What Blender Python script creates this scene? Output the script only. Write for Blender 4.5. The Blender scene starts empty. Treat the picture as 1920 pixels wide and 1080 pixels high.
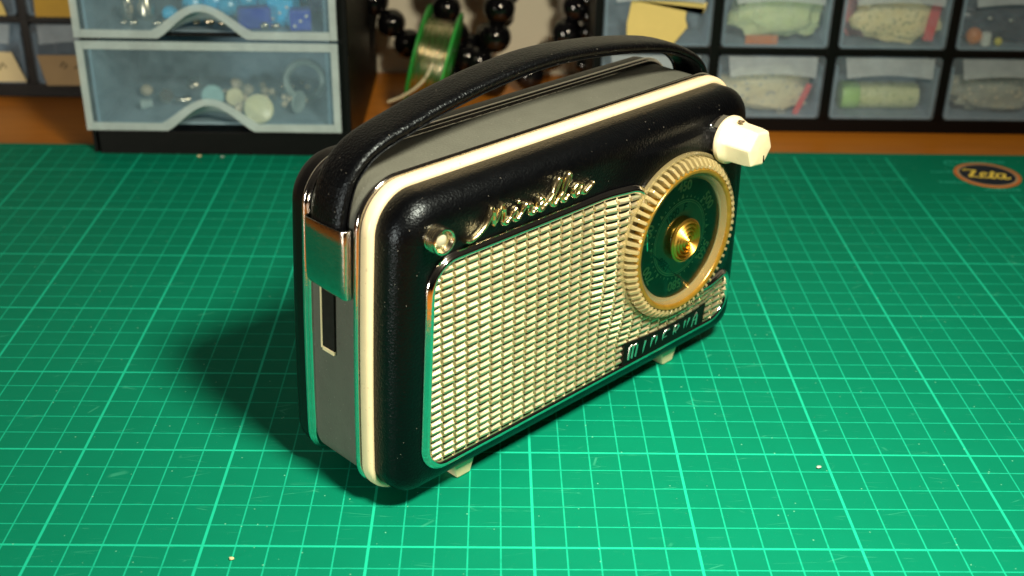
import bpy, math, random
from mathutils import Vector, Matrix, noise
random.seed(7)
PI = math.pi
CM = 0.01                      # everything below is written in centimetres
SC = bpy.context.scene
COL = SC.collection

# ------------------------------------------------------------------ camera
cam_d = bpy.data.cameras.new('camera')
cam = bpy.data.objects.new('camera', cam_d)
COL.objects.link(cam)
cam.location = (13.572 * CM, -29.768 * CM, 24.191 * CM)
cam.rotation_euler = (1.0948850, -0.0172526, -0.0117557)
cam_d.sensor_width = 36.0
cam_d.lens = 43.565
cam_d.clip_start = 0.01
cam_d.clip_end = 20.0
cam_d.dof.use_dof = True
cam_d.dof.focus_distance = 0.405
cam_d.dof.aperture_fstop = 13.5
SC.camera = cam

# ------------------------------------------------------------------ world, lamp, exposure
world = bpy.data.worlds.new('World')
SC.world = world
world.use_nodes = True
wn, wl = world.node_tree.nodes, world.node_tree.links
bg = wn['Background']
wtc = wn.new('ShaderNodeTexCoord')
wsep = wn.new('ShaderNodeSeparateXYZ')
wl.new(wtc.outputs['Generated'], wsep.inputs[0])
wramp = wn.new('ShaderNodeValToRGB')
wramp.color_ramp.elements[0].position = 0.0
wramp.color_ramp.elements[0].color = (0.05, 0.045, 0.04, 1)
wramp.color_ramp.elements[1].position = 1.0
wramp.color_ramp.elements[1].color = (1.0, 0.86, 0.66, 1)
wl.new(wsep.outputs['Z'], wramp.inputs['Fac'])
wl.new(wramp.outputs['Color'], bg.inputs['Color'])
bg.inputs['Strength'].default_value = 0.04

ld = bpy.data.lights.new('desk_lamp_light', 'AREA')
ld.shape = 'DISK'
ld.size = 0.072
ld.energy = 2.05
ld.spread = math.radians(124)
ld.color = (1.0, 0.86, 0.62)
lamp = bpy.data.objects.new('desk_lamp_light', ld)
COL.objects.link(lamp)
lamp.location = (0.258, -0.122, 0.365)
fd = bpy.data.lights.new('fill_light', 'AREA')      # added fill, low at front left, to lift the radio's end and background
fd.shape = 'DISK'
fd.size = 0.30
fd.energy = 11.5
fd.color = (1.0, 0.90, 0.74)
fill = bpy.data.objects.new('fill_light', fd)
COL.objects.link(fill)
fill.location = (-0.84, -0.98, 0.215)
fill.rotation_euler = (Vector((0.10, 0.05, 0.05)) - Vector(fill.location)).to_track_quat('-Z', 'Y').to_euler()
lamp.rotation_euler = (Vector((0.185, 0.02, 0.0)) - Vector(lamp.location)).to_track_quat('-Z', 'Y').to_euler()

SC.view_settings.view_transform = 'Standard'
SC.view_settings.look = 'None'
SC.view_settings.exposure = 0.0
SC.view_settings.gamma = 1.0
SC.view_settings.use_curve_mapping = False

# ------------------------------------------------------------------ helpers: objects
def tag(o, label=None, cat=None, group=None, kind=None):
    if label: o['label'] = label
    if cat: o['category'] = cat
    if group: o['group'] = group
    if kind: o['kind'] = kind
    return o

def empty(name, loc=(0, 0, 0), rot=(0, 0, 0)):
    o = bpy.data.objects.new(name, None)
    o.empty_display_size = 0.01
    COL.objects.link(o)
    o.location = [c * CM for c in loc]
    o.rotation_euler = rot
    return o

class MB:
    """collects geometry in cm and links it as one mesh object"""
    def __init__(s):
        s.v, s.f = [], []
    def add(s, vs, fs, M=None):
        b = len(s.v)
        for p in vs:
            p = Vector(p)
            s.v.append(M @ p if M else p)
        s.f += [tuple(i + b for i in f) for f in fs]
        return s
    def box(s, x0, x1, y0, y1, z0, z1, M=None):
        vs = [(x, y, z) for z in (z0, z1) for y in (y0, y1) for x in (x0, x1)]
        return s.add(vs, [(0, 2, 3, 1), (4, 5, 7, 6), (0, 1, 5, 4), (2, 6, 7, 3), (0, 4, 6, 2), (1, 3, 7, 5)], M)
    def lathe(s, prof, n=48, M=None, cap0=True, cap1=True, rfun=None):
        """prof: (r, h) about local z"""
        vs, fs = [], []
        m = len(prof)
        for i in range(n):
            a = 2 * PI * i / n
            for j, (r, h) in enumerate(prof):
                rr = rfun(a, j, r) if rfun else r
                vs.append((rr * math.cos(a), rr * math.sin(a), h))
        for i in range(n):
            k = (i + 1) % n
            for j in range(m - 1):
                fs.append((i * m + j, k * m + j, k * m + j + 1, i * m + j + 1))
        if cap0: fs.append(tuple(i * m for i in reversed(range(n))))
        if cap1: fs.append(tuple(i * m + m - 1 for i in range(n)))
        return s.add(vs, fs, M)
    def sphere(s, c, r, n=16, sq=(1, 1, 1)):
        pr = [(max(1e-4, r * math.sin(PI * j / n)), -r * math.cos(PI * j / n)) for j in range(n + 1)]
        M = Matrix.Translation(c) @ Matrix.Diagonal((sq[0], sq[1], sq[2], 1))
        return s.lathe(pr, n * 2, M)
    def prism(s, pts, h0, h1, axis='y'):
        """polygon (a, b) extruded along an axis"""
        n = len(pts)
        if axis == 'y': mk = lambda a, b, h: (a, h, b)
        elif axis == 'z': mk = lambda a, b, h: (a, b, h)
        else: mk = lambda a, b, h: (h, a, b)
        vs = [mk(a, b, h0) for a, b in pts] + [mk(a, b, h1) for a, b in pts]
        fs = [tuple(range(n)), tuple(reversed(range(n, 2 * n)))]
        fs += [(i, i + n, (i + 1) % n + n, (i + 1) % n) for i in range(n)]
        return s.add(vs, fs)
    def tube(s, pts, prof, closed=False, up=None, caps=True, scale=None):
        """sweep a closed 2D profile (n, b) along pts; b follows 'up'"""
        P = [Vector(p) for p in pts]
        n, m = len(P), len(prof)
        vs, fs = [], []
        for i, p in enumerate(P):
            if closed:
                t = P[(i + 1) % n] - P[i - 1]
            else:
                t = P[min(i + 1, n - 1)] - P[max(i - 1, 0)]
            t.normalize()
            u_ = Vector(up) if up else (Vector((0, 0, 1)) if abs(t.z) < .9 else Vector((1, 0, 0)))
            nn = t.cross(u_)
            nn.normalize()
            bb = nn.cross(t)
            k = scale[i] if scale else 1
            for a, b in prof:
                vs.append(p + nn * a * k + bb * b * k)
        for i in range(n if closed else n - 1):
            k = (i + 1) % n
            for j in range(m):
                l = (j + 1) % m
                fs.append((i * m + j, i * m + l, k * m + l, k * m + j))
        if caps and not closed:
            fs.append(tuple(reversed(range(m))))
            fs.append(tuple((n - 1) * m + j for j in range(m)))
        return s.add(vs, fs)
    def build(s, name, mat, parent=None, smooth=True, angle=38, bevel=0, fix=True):
        me = bpy.data.meshes.new(name)
        me.from_pydata([tuple(p * CM) for p in s.v], [], s.f)
        me.materials.append(mat)
        o = bpy.data.objects.new(name, me)
        COL.objects.link(o)
        if fix:
            import bmesh
            bm = bmesh.new(); bm.from_mesh(me)
            bmesh.ops.recalc_face_normals(bm, faces=bm.faces)
            bm.to_mesh(me); bm.free()
        if parent: o.parent = parent
        if smooth:
            for p in me.polygons: p.use_smooth = True
            me.set_sharp_from_angle(angle=math.radians(angle))
        if bevel:
            b = o.modifiers.new('bevel', 'BEVEL')
            b.width = bevel * CM; b.segments = 2; b.limit_method = 'ANGLE'
            b.angle_limit = math.radians(40)
        return o

def circ(rx, ry=None, n=10):
    ry = ry or rx
    return [(rx * math.cos(2 * PI * i / n), ry * math.sin(2 * PI * i / n)) for i in range(n)]

def spline(pts, k=8, closed=False):
    P = [Vector(p) for p in pts]
    out, n = [], len(P)
    for i in range(n if closed else n - 1):
        g = lambda j: P[j % n] if closed else P[min(max(j, 0), n - 1)]
        a, b, c, d = g(i - 1), g(i), g(i + 1), g(i + 2)
        for q in range(k):
            t = q / k
            out.append(.5 * ((2 * b) + (c - a) * t + (2 * a - 5 * b + 4 * c - d) * t * t + (3 * b - a - 3 * c + d) * t ** 3))
    if not closed: out.append(P[-1])
    return out

def text_mesh(body, size, extrude=0.0, bevel=0.0, shear=0.0, off=0.0):
    """text as raw mesh data in cm (verts, faces), centred"""
    cu = bpy.data.curves.new('lettering', 'FONT')
    cu.body = body; cu.size = size; cu.extrude = extrude; cu.bevel_depth = bevel
    cu.shear = shear; cu.align_x = 'CENTER'; cu.align_y = 'CENTER'; cu.offset = off
    cu.resolution_u = 4
    o = bpy.data.objects.new('lettering', cu)
    COL.objects.link(o)
    dg = bpy.context.evaluated_depsgraph_get()
    me = bpy.data.meshes.new_from_object(o.evaluated_get(dg))
    vs = [v.co.copy() for v in me.vertices]
    fs = [tuple(p.vertices) for p in me.polygons]
    bpy.data.objects.remove(o); bpy.data.curves.remove(cu); bpy.data.meshes.remove(me)
    return vs, fs

# ------------------------------------------------------------------ helpers: materials
class NT:
    def __init__(s, name):
        s.m = bpy.data.materials.new(name)
        s.m.use_nodes = True
        s.n, s.l = s.m.node_tree.nodes, s.m.node_tree.links
        s.b = s.n['Principled BSDF']
        s.out = s.n['Material Output']
        tc = s.n.new('ShaderNodeTexCoord')
        mp = s.n.new('ShaderNodeVectorMath'); mp.operation = 'SCALE'
        mp.inputs['Scale'].default_value = 100.0
        s.l.new(tc.outputs['Object'], mp.inputs[0])
        s.co = mp.outputs[0]                       # object coordinates in cm
    def val(s, sock, v):
        if hasattr(v, 'is_linked'): s.l.new(v, sock)
        else: sock.default_value = v
    def math(s, op, a, b=0.0, c=None, clamp=False):
        n = s.n.new('ShaderNodeMath'); n.operation = op; n.use_clamp = clamp
        s.val(n.inputs[0], a); s.val(n.inputs[1], b)
        if c is not None: s.val(n.inputs[2], c)
        return n.outputs[0]
    def noise(s, scale, detail=4, rough=.55, co=None):
        n = s.n.new('ShaderNodeTexNoise')
        n.inputs['Scale'].default_value = scale; n.inputs['Detail'].default_value = detail
        n.inputs['Roughness'].default_value = rough
        s.l.new(co or s.co, n.inputs['Vector'])
        return n.outputs['Fac']
    def voro(s, scale, feature='F1', out='Distance', co=None, rnd=1.0):
        n = s.n.new('ShaderNodeTexVoronoi'); n.feature = feature
        n.inputs['Scale'].default_value = scale; n.inputs['Randomness'].default_value = rnd
        s.l.new(co or s.co, n.inputs['Vector'])
        return n.outputs[out]
    def ramp(s, fac, a, b, c0=(0, 0, 0), c1=(1, 1, 1)):
        n = s.n.new('ShaderNodeMapRange')
        n.interpolation_type = 'SMOOTHSTEP'
        s.val(n.inputs[0], fac); n.inputs[1].default_value = a; n.inputs[2].default_value = b
        return n.outputs[0]
    def mix(s, fac, a, b):
        n = s.n.new('ShaderNodeMix'); n.data_type = 'RGBA'
        s.val(n.inputs[0], fac)
        for k, v in ((6, a), (7, b)):
            if hasattr(v, 'is_linked'): s.l.new(v, n.inputs[k])
            else: n.inputs[k].default_value = (*v, 1)
        return n.outputs[2]
    def bump(s, h, strength=.3, dist=.0005, prev=None):
        n = s.n.new('ShaderNodeBump')
        n.inputs['Strength'].default_value = strength; n.inputs['Distance'].default_value = dist
        s.l.new(h, n.inputs['Height'])
        if prev: s.l.new(prev, n.inputs['Normal'])
        s.l.new(n.outputs[0], s.b.inputs['Normal'])
        return n.outputs[0]
    def set(s, **k):
        N = dict(col='Base Color', rough='Roughness', metal='Metallic', spec='Specular IOR Level', ior='IOR',
                 trans='Transmission Weight', alpha='Alpha', coat='Coat Weight', coatr='Coat Roughness', sss='Subsurface Weight')
        for a, v in k.items():
            sk = s.b.inputs[N[a]]
            if hasattr(v, 'is_linked'): s.l.new(v, sk)
            elif isinstance(v, tuple): sk.default_value = (*v, 1)
            else: sk.default_value = v
        return s

def plain(name, col, rough=.5, metal=0., var=.12, sc=1.5, bump=0., bsc=20., spec=.5, dust=0., grime=0., gcol=(.22, .13, .04)):
    t = NT(name)
    dark = tuple(c * (1 - var) for c in col); lite = tuple(min(1, c * (1 + var)) for c in col)
    c = t.mix(t.noise(sc), dark, lite)
    if dust:
        d = t.ramp(t.voro(7.0), .085, .05)
        gate = t.ramp(t.noise(3.1, 1), .5, .56)
        c = t.mix(t.math('MULTIPLY', t.math('MULTIPLY', d, gate), dust), c, (.6, .6, .55))
    if grime:                                       # old dirt in small worn patches and specks
        g = t.ramp(t.noise(5.5, 6, .72), .60, .72)
        g2 = t.math('MULTIPLY', t.ramp(t.voro(5.0), .10, .05), t.ramp(t.noise(1.3, 1), .50, .58))
        c = t.mix(t.math('MULTIPLY', t.math('MAXIMUM', g, g2), grime), c, gcol)
    t.set(col=c, metal=metal, spec=spec)
    r = t.math('MULTIPLY_ADD', t.noise(sc * 2.3), .25 * rough, rough * .87)
    t.set(rough=r)
    if bump: t.bump(t.noise(bsc, 3), bump, .0004)
    return t.m

def leather(name, col, strength, wrinkle, rough, sc=1.0, spec=.3, dist=.0006):
    t = NT(name)
    d = t.ramp(t.voro(6.0), .07, .03)
    gate = t.ramp(t.noise(2.3, 1), .52, .57)
    c = t.mix(t.noise(1.1), tuple(.7 * x for x in col), tuple(1.3 * x for x in col))
    c = t.mix(t.math('MULTIPLY', d, gate), c, (.5, .5, .46))
    t.set(col=c, rough=t.math('MULTIPLY_ADD', t.noise(3.0), .12, rough), spec=spec)
    t.b.inputs['Specular Tint'].default_value = (.70, .86, 1.0, 1)
    v = t.voro(11.0 * sc, 'SMOOTH_F1')
    w = t.noise(8.0 * sc, 2, .5)
    h = t.math('ADD', t.math('MULTIPLY', v, .8), t.math('MULTIPLY', w, wrinkle))
    t.bump(h, strength, dist)
    return t.m

M = {}
M['leather'] = leather('black_leatherette', (.0006, .0007, .0012), .24, .9, .27, 1.6, .30)
M['strap'] = leather('black_strap_leather', (.0007, .0007, .0012), .40, 1.8, .28, 1.6, .32, .0004)
M['back'] = plain('black_back_shell', (.001, .001, .0015), .4, bump=.2, spec=.3)
M['cream'] = plain('cream_plastic', (.86, .74, .50), .32, var=.08, bump=.08, bsc=6, grime=.55)
M['ivory'] = plain('ivory_plastic', (.85, .76, .50), .35, var=.05)
M['white'] = plain('white_knob_plastic', (.86, .77, .55), .30, var=.06, bump=.05, bsc=5, grime=.35)
M['chrome'] = plain('chrome', (.80, .78, .74), .09, 1.0, var=.1, sc=3, bump=.06, bsc=8)
M['chrome_worn'] = plain('worn_chrome', (.56, .54, .50), .17, 1.0, var=.2, sc=4, bump=.14, bsc=12, dust=.5, grime=.5, gcol=(.20, .09, .02))
M['band'] = plain('grey_band_cloth', (.110, .122, .108), .6, var=.16, sc=1.2, bump=.45, bsc=11, spec=.3, dust=.7, grime=.35, gcol=(.035, .025, .015))
M['brass'] = plain('brass_lettering', (.80, .68, .40), .22, 1.0, var=.15, sc=5, bump=.08, bsc=15)
M['pale_brass'] = plain('pale_brass', (.84, .78, .58), .2, 1.0, var=.1, sc=5)
M['gold'] = plain('gold_grille', (.80, .72, .52), .45, 1.0, var=.2, sc=2.5, bump=.2, bsc=14)
M['gold_back'] = plain('grille_backing', (.03, .03, .02), .4, 1.0, var=.3, sc=5)
M['amber'] = plain('amber_ring', (.34, .19, .022), .22, 0.35, var=.5, sc=3, bump=.1, bsc=10, spec=.7)
M['hub'] = plain('gold_hub', (.62, .38, .07), .36, 1.0, var=.15)
M['black'] = plain('black_plate', (.003, .003, .003), .45, spec=.12)
M['silver'] = plain('silver_letter', (.75, .75, .72), .3, 1.0)
M['hole'] = plain('dark_recess', (.003, .003, .003), .9)
M['screw'] = plain('steel_screw', (.45, .36, .26), .3, 1.0)
M['print'] = plain('scale_print', (.85, .88, .62), .5)
M['print_dark'] = plain('scale_print_dark', (.02, .03, .025), .5)
M['dialdark'] = plain('dial_glass_dark', (.10, .165, .13), .2, var=.3, spec=.8)
M['dialmid'] = plain('dial_glass_green', (.26, .45, .34), .25, var=.3, spec=.7)
M['lens'] = plain('lamp_lens', (.45, .45, .36), .12, var=.1)

def clear_plastic(name, opq):
    t = NT(name)
    t.set(col=(.46, .40, .21), rough=.09, spec=1.0)
    tr = t.n.new('ShaderNodeBsdfTransparent'); tr.inputs[0].default_value = (.95, .92, .8, 1)
    mx = t.n.new('ShaderNodeMixShader'); mx.inputs[0].default_value = opq
    t.l.new(tr.outputs[0], mx.inputs[1]); t.l.new(t.b.outputs[0], mx.inputs[2])
    t.l.new(mx.outputs[0], t.out.inputs[0])
    return t.m
M['bezel'] = clear_plastic('clear_bezel_plastic', .38)
M['ridge'] = clear_plastic('clear_ridge_plastic', .62)

def dial_glass():
    t = NT('dial_crystal')
    tr = t.n.new('ShaderNodeBsdfTransparent'); tr.inputs[0].default_value = (.9, .95, .85, 1)
    gl = t.n.new('ShaderNodeBsdfGlossy'); gl.inputs['Roughness'].default_value = .06
    fr = t.n.new('ShaderNodeFresnel'); fr.inputs[0].default_value = 1.5
    mx = t.n.new('ShaderNodeMixShader')
    t.l.new(fr.outputs[0], mx.inputs[0]); t.l.new(tr.outputs[0], mx.inputs[1]); t.l.new(gl.outputs[0], mx.inputs[2])
    t.l.new(mx.outputs[0], t.out.inputs[0])
    return t.m
M['crystal'] = dial_glass()

def frosted(name, col, opaque, rough=.45):
    t = NT(name)
    c = t.mix(t.noise(.9, 3), tuple(x * .82 for x in col), tuple(min(1, x * 1.18) for x in col))
    t.set(col=c, rough=rough, spec=.4)
    tl = t.n.new('ShaderNodeBsdfTranslucent'); t.l.new(c, tl.inputs[0])
    ad = t.n.new('ShaderNodeMixShader'); ad.inputs[0].default_value = .3
    t.l.new(t.b.outputs[0], ad.inputs[1]); t.l.new(tl.outputs[0], ad.inputs[2])
    tr = t.n.new('ShaderNodeBsdfTransparent'); tr.inputs[0].default_value = (.92, .96, .98, 1)
    mx = t.n.new('ShaderNodeMixShader')
    f = t.math('MULTIPLY_ADD', t.noise(1.7, 4), .2, opaque - .1)
    t.l.new(f, mx.inputs[0])
    t.l.new(tr.outputs[0], mx.inputs[1]); t.l.new(ad.outputs[0], mx.inputs[2])
    t.l.new(mx.outputs[0], t.out.inputs[0])
    return t.m
M['frost'] = frosted('frosted_blue_plastic', (.46, .68, .82), .16)
M['tray'] = frosted('milky_blue_tray', (.42, .62, .76), .66)
M['tray_grey'] = frosted('milky_grey_tray', (.48, .62, .76), .64)
M['frost_rim'] = frosted('frosted_rim_plastic', (.72, .84, .86), .50)
M['frost_grey'] = frosted('frosted_grey_plastic', (.56, .70, .84), .14)
M['frost_pull'] = frosted('frosted_pull_plastic', (.68, .78, .86), .36)
M['cab'] = plain('black_cabinet_plastic', (.002, .002, .0025), .42, bump=.05, spec=.22)
M['bead'] = plain('black_bead_gloss', (.004, .004, .005), .07, spec=.6)
M['cord'] = plain('black_cord', (.006, .006, .006), .6)
M['green'] = plain('green_spool_plastic', (.02, .33, .05), .3, var=.1)
M['note'] = plain('yellow_paper', (.72, .58, .20), .8, var=.12, sc=.8, bump=.2, bsc=3)
M['note_cream'] = plain('cream_paper', (.66, .58, .34), .8, var=.12, sc=.8, bump=.2, bsc=3)
M['note_ochre'] = plain('ochre_paper', (.58, .36, .05), .8, var=.15, sc=.8, bump=.2, bsc=3)
M['note_brown'] = plain('brown_paper', (.34, .24, .12), .8, var=.15, sc=.8, bump=.2, bsc=3)
M['ink'] = plain('pencil_ink', (.08, .06, .03), .8)
M['button'] = plain('cream_button', (.85, .78, .48), .3, var=.05)
M['teal_button'] = plain('pale_teal_button', (.34, .58, .58), .3, var=.08)
M['pearl'] = plain('pearl_bead', (.80, .68, .48), .22, var=.1)
M['shellm'] = plain('grey_shell', (.36, .46, .44), .35, var=.15)
M['steel'] = plain('steel_finding', (.70, .62, .48), .25, 1.0, var=.2)
M['cyan'] = plain('cyan_bead', (.02, .50, .90), .25, var=.12)
M['navy'] = plain('navy_bead', (.02, .05, .50), .25, var=.15)
M['dot'] = plain('white_dot', (.75, .75, .72), .4)
M['red'] = plain('red_plastic', (.70, .06, .06), .4)
M['orange'] = plain('orange_plastic', (.75, .22, .03), .4)
M['yellow'] = plain('yellow_plastic', (.80, .65, .06), .4)
M['sticker_navy'] = plain('sticker_navy', (.006, .010, .026), .45)
M['sticker_rim'] = plain('sticker_orange', (.62, .17, .03), .5, var=.15)
M['sticker_cream'] = plain('sticker_tan', (.45, .33, .18), .5, var=.15)
M['sticker_gold'] = plain('sticker_gold', (.90, .70, .10), .5, var=.1)
M['lime'] = plain('lime_cap', (.45, .72, .20), .4)
M['dark_bits'] = plain('dark_blue_bits', (.03, .04, .08), .3, var=.5, sc=3)

def bag_mat(name, a, b, c3):
    t = NT(name)
    c = t.mix(t.noise(1.3, 5, .7), a, b)
    c = t.mix(t.ramp(t.voro(3.2), .32, .12), c, c3)
    t.set(col=c, rough=.32, spec=.5)
    t.bump(t.noise(3.0, 5, .65), .5, .002)
    return t.m
M['bag_green'] = bag_mat('pale_green_bag', (.50, .60, .28), (.85, .85, .50), (.70, .66, .36))
M['bag_straw'] = bag_mat('straw_bits_bag', (.85, .60, .25), (.90, .80, .48), (.30, .30, .14))
M['bag_pink'] = bag_mat('pink_bag', (.75, .12, .16), (.85, .36, .30), (.42, .04, .14))
M['bag_beige'] = bag_mat('beige_bag', (.62, .54, .36), (.88, .76, .50), (.16, .24, .34))
M['jar'] = bag_mat('jar_of_beads', (.50, .58, .24), (.92, .86, .52), (.34, .42, .18))
M['pinpile'] = bag_mat('pin_pile', (.14, .20, .22), (.66, .58, .40), (.90, .74, .50))

def wire_mat():
    t = NT('wound_wire')
    sp = t.n.new('ShaderNodeSeparateXYZ'); t.l.new(t.co, sp.inputs[0])
    w = t.math('SINE', t.math('MULTIPLY', sp.outputs['X'], 60.0))
    c = t.mix(t.noise(1.5, 3), (.58, .48, .28), (.80, .74, .55))
    t.set(col=c, rough=.22, metal=1.0)
    t.bump(w, .55, .0006)
    return t.m
M['wire'] = wire_mat()
M['wire_end'] = plain('wire_end', (.82, .74, .52), .25, .3)

def mat_mat():
    t = NT('green_cutting_mat')
    sp = t.n.new('ShaderNodeSeparateXYZ'); t.l.new(t.co, sp.inputs[0])
    X, Y = sp.outputs['X'], sp.outputs['Y']
    def near(v, period, w, soft):
        q = t.math('DIVIDE', v, period)
        fr = t.math('FRACT', t.math('ADD', q, 100.5))
        d = t.math('MULTIPLY', t.math('ABSOLUTE', t.math('SUBTRACT', fr, .5)), period)
        return t.ramp(d, w + soft, w)
    wear = t.ramp(t.noise(2.2, 5, .7), .30, .52)
    thin = t.math('MAXIMUM', near(X, 1, .014, .020), near(Y, 1, .014, .020))
    thin = t.math('MULTIPLY', thin, t.math('MULTIPLY_ADD', wear, .30, .45))
    bold = t.math('MAXIMUM', near(X, 5, .034, .020), near(Y, 5, .034, .020))
    bold = t.math('MULTIPLY', bold, t.math('MULTIPLY_ADD', wear, .12, .88))
    line = t.math('MAXIMUM', thin, bold)
    # the printed panel in the far right corner of the mat carries no grid, nor does the border
    blank = t.math('MULTIPLY', t.math('GREATER_THAN', X, 35.3), t.math('GREATER_THAN', Y, 28.05))
    edge = t.math('GREATER_THAN', Y, 33.05)
    keep = t.math('SUBTRACT', 1.0, t.math('MAXIMUM', blank, edge))
    line = t.math('MULTIPLY', line, keep)
    base = t.mix(t.noise(.55, 4), (.0002, .160, .096), (.0004, .198, .121))
    base = t.mix(t.math('MULTIPLY', t.noise(38, 2), .35), base, (.006, .27, .15))
    # cut marks: thin pale scratches, and specks of dust
    mp = t.n.new('ShaderNodeMapping'); mp.inputs['Rotation'].default_value = (0, 0, .5)
    mp.inputs['Scale'].default_value = (.25, 2.2, 1); t.l.new(t.co, mp.inputs[0])
    scr = t.ramp(t.voro(.9, 'DISTANCE_TO_EDGE', co=mp.outputs[0]), .012, .003)
    scr = t.math('MULTIPLY', scr, t.ramp(t.noise(.9, 2), .52, .66))
    dust = t.math('MULTIPLY', t.ramp(t.voro(2.6), .085, .045), t.ramp(t.noise(1.7, 1), .50, .58))
    fine = t.math('MULTIPLY', t.ramp(t.voro(7.0), .075, .035), t.ramp(t.noise(1.1, 1), .42, .55))
    c = t.mix(line, base, (.012, .52, .34))
    c = t.mix(t.math('MULTIPLY', scr, .22), c, (.1, .6, .42))
    c = t.mix(t.math('MULTIPLY', dust, .55), c, (.30, .75, .55))
    c = t.mix(t.math('MULTIPLY', fine, .35), c, (.20, .65, .48))
    t.set(col=c, rough=t.math('MULTIPLY_ADD', t.noise(3.0), .15, .50), spec=.06)
    t.bump(t.noise(30, 3), .12, .0003)
    return t.m
M['mat'] = mat_mat()

def wood_mat():
    t = NT('orange_brown_wood')
    mp = t.n.new('ShaderNodeMapping'); mp.inputs['Scale'].default_value = (.12, 1.6, 1.6)
    t.l.new(t.co, mp.inputs[0])
    g = t.noise(1.0, 6, .65, co=mp.outputs[0])
    c = t.mix(g, (.36, .115, .008), (.66, .24, .020))
    t.set(col=c, rough=.42, spec=.4)
    t.bump(g, .12, .001)
    return t.m
M['wood'] = wood_mat()
M['wall'] = plain('cream_wall', (.86, .84, .70), .85, var=.06, sc=.2, bump=.15, bsc=3)

# ------------------------------------------------------------------ setting
tag(MB().box(-70, 100, -45, 48.0, -3.3, -.3).build('table_top', M['wood'], smooth=False),
    'orange brown wooden table top showing behind the green mat', 'table', kind='structure')
tag(MB().box(-70, 100, 48.2, 50, -40, 60).build('wall', M['wall'], smooth=False),
    'pale cream wall behind the black bead strings', 'wall', kind='structure')

cmat = tag(MB().box(-18, 46, -13, 33.7, -.296, 0).build('cutting_mat', M['mat'], smooth=False, bevel=.05),
    'green cutting mat printed with a pale one centimetre grid', 'cutting mat')

# round sticker near the far corner of the mat
st = empty('round_sticker', (39.72, 30.62, .012), (0, 0, math.radians(-10)))
tag(st, 'small round navy sticker with orange rim and yellow script at mat corner', 'sticker')
def disc(r0, r1, z0, z1, n=64):
    m = MB()
    pr = [(max(r0, .001), z0), (r1, z0), (r1, z1), (max(r0, .001), z1)]
    return m.lathe(pr, n, cap0=False, cap1=False)
disc(0, 1.42, 0, .03).build('sticker_face', M['sticker_navy'], st, angle=30)
disc(1.42, 1.54, 0, .034).build('inner_rim', M['sticker_cream'], st, angle=30)
disc(1.54, 1.70, 0, .038).build('outer_rim', M['sticker_rim'], st, angle=30)
zt = MB()
for pts, r in (
    ([(-1.12, .38), (-1.18, .5), (-1.05, .56), (-.8, .5), (-.55, .52)], .045),
    ([(-.58, .52), (-.98, -.42)], .10),
    ([(-.98, -.42), (-.7, -.36), (-.42, -.42), (-.3, -.28)], .05),
    ([(-.36, .0), (-.12, .04), (-.02, .2), (-.14, .3), (-.3, .16), (-.36, -.12), (-.24, -.36), (.02, -.34), (.16, -.1)], .062),
    ([(.36, .52), (.18, -.14), (.22, -.36), (.40, -.30)], .085),
    ([(.12, .26), (.52, .28)], .04),
    ([(.88, .22), (.7, .3), (.52, .1), (.5, -.2), (.62, -.36), (.8, -.2), (.9, .1)], .068),
    ([(.96, .3), (.86, -.16), (.94, -.36), (1.16, -.2)], .075)):
    zt.tube([(x * .97, y * 1.05, .032) for x, y, _ in spline([(a, b, 0) for a, b in pts], 6)], circ(r, .014, 8), up=(0, 0, 1))
zt.build('script_print', M['sticker_gold'], st)

# pale print smears on the mat beside the sticker
pm = plain('mat_print', (.006, .42, .30), .5, var=.3, sc=4)
prn = MB()
def dash(x, y, w, h):
    a = math.radians(-2)
    prn.add([(x + (i * w) * math.cos(a) - j * h * math.sin(a), y + i * w * math.sin(a) + j * h * math.cos(a), .004) for i, j in ((0, 0), (1, 0), (1, 1), (0, 1))], [(0, 1, 2, 3)])
rp = random.Random(4)
for x0, x1, y, h in ((38.3, 41.3, 32.45, .30), (36.9, 38.2, 31.0, .22), (36.9, 38.6, 29.55, .26), (38.9, 40.6, 28.6, .22), (41.2, 43.4, 29.2, .24)):
    x = x0
    while x < x1:
        w = rp.uniform(.09, .2)
        dash(x, y + rp.uniform(-.02, .02), w, h * rp.uniform(.55, 1))
        x += w + rp.uniform(.04, .09)
ring_ = [(38.35 + .32 * math.cos(t), 32.35 + .32 * math.sin(t), .004) for t in [PI * .5 + PI * 1.1 * i / 14 for i in range(15)]]
prn.tube(ring_, [(-.05, 0), (.05, 0), (.05, .002), (-.05, .002)], up=(0, 0, 1))
prn.build('printed_text', pm, cmat, smooth=False)

# ------------------------------------------------------------------ the radio
YAW = math.radians(44.0)
radio = empty('portable_radio', (12.848, 3.010, 0), (0, 0, YAW))
tag(radio, 'vintage black leatherette portable radio with gold grille standing on the green mat', 'radio')

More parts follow.
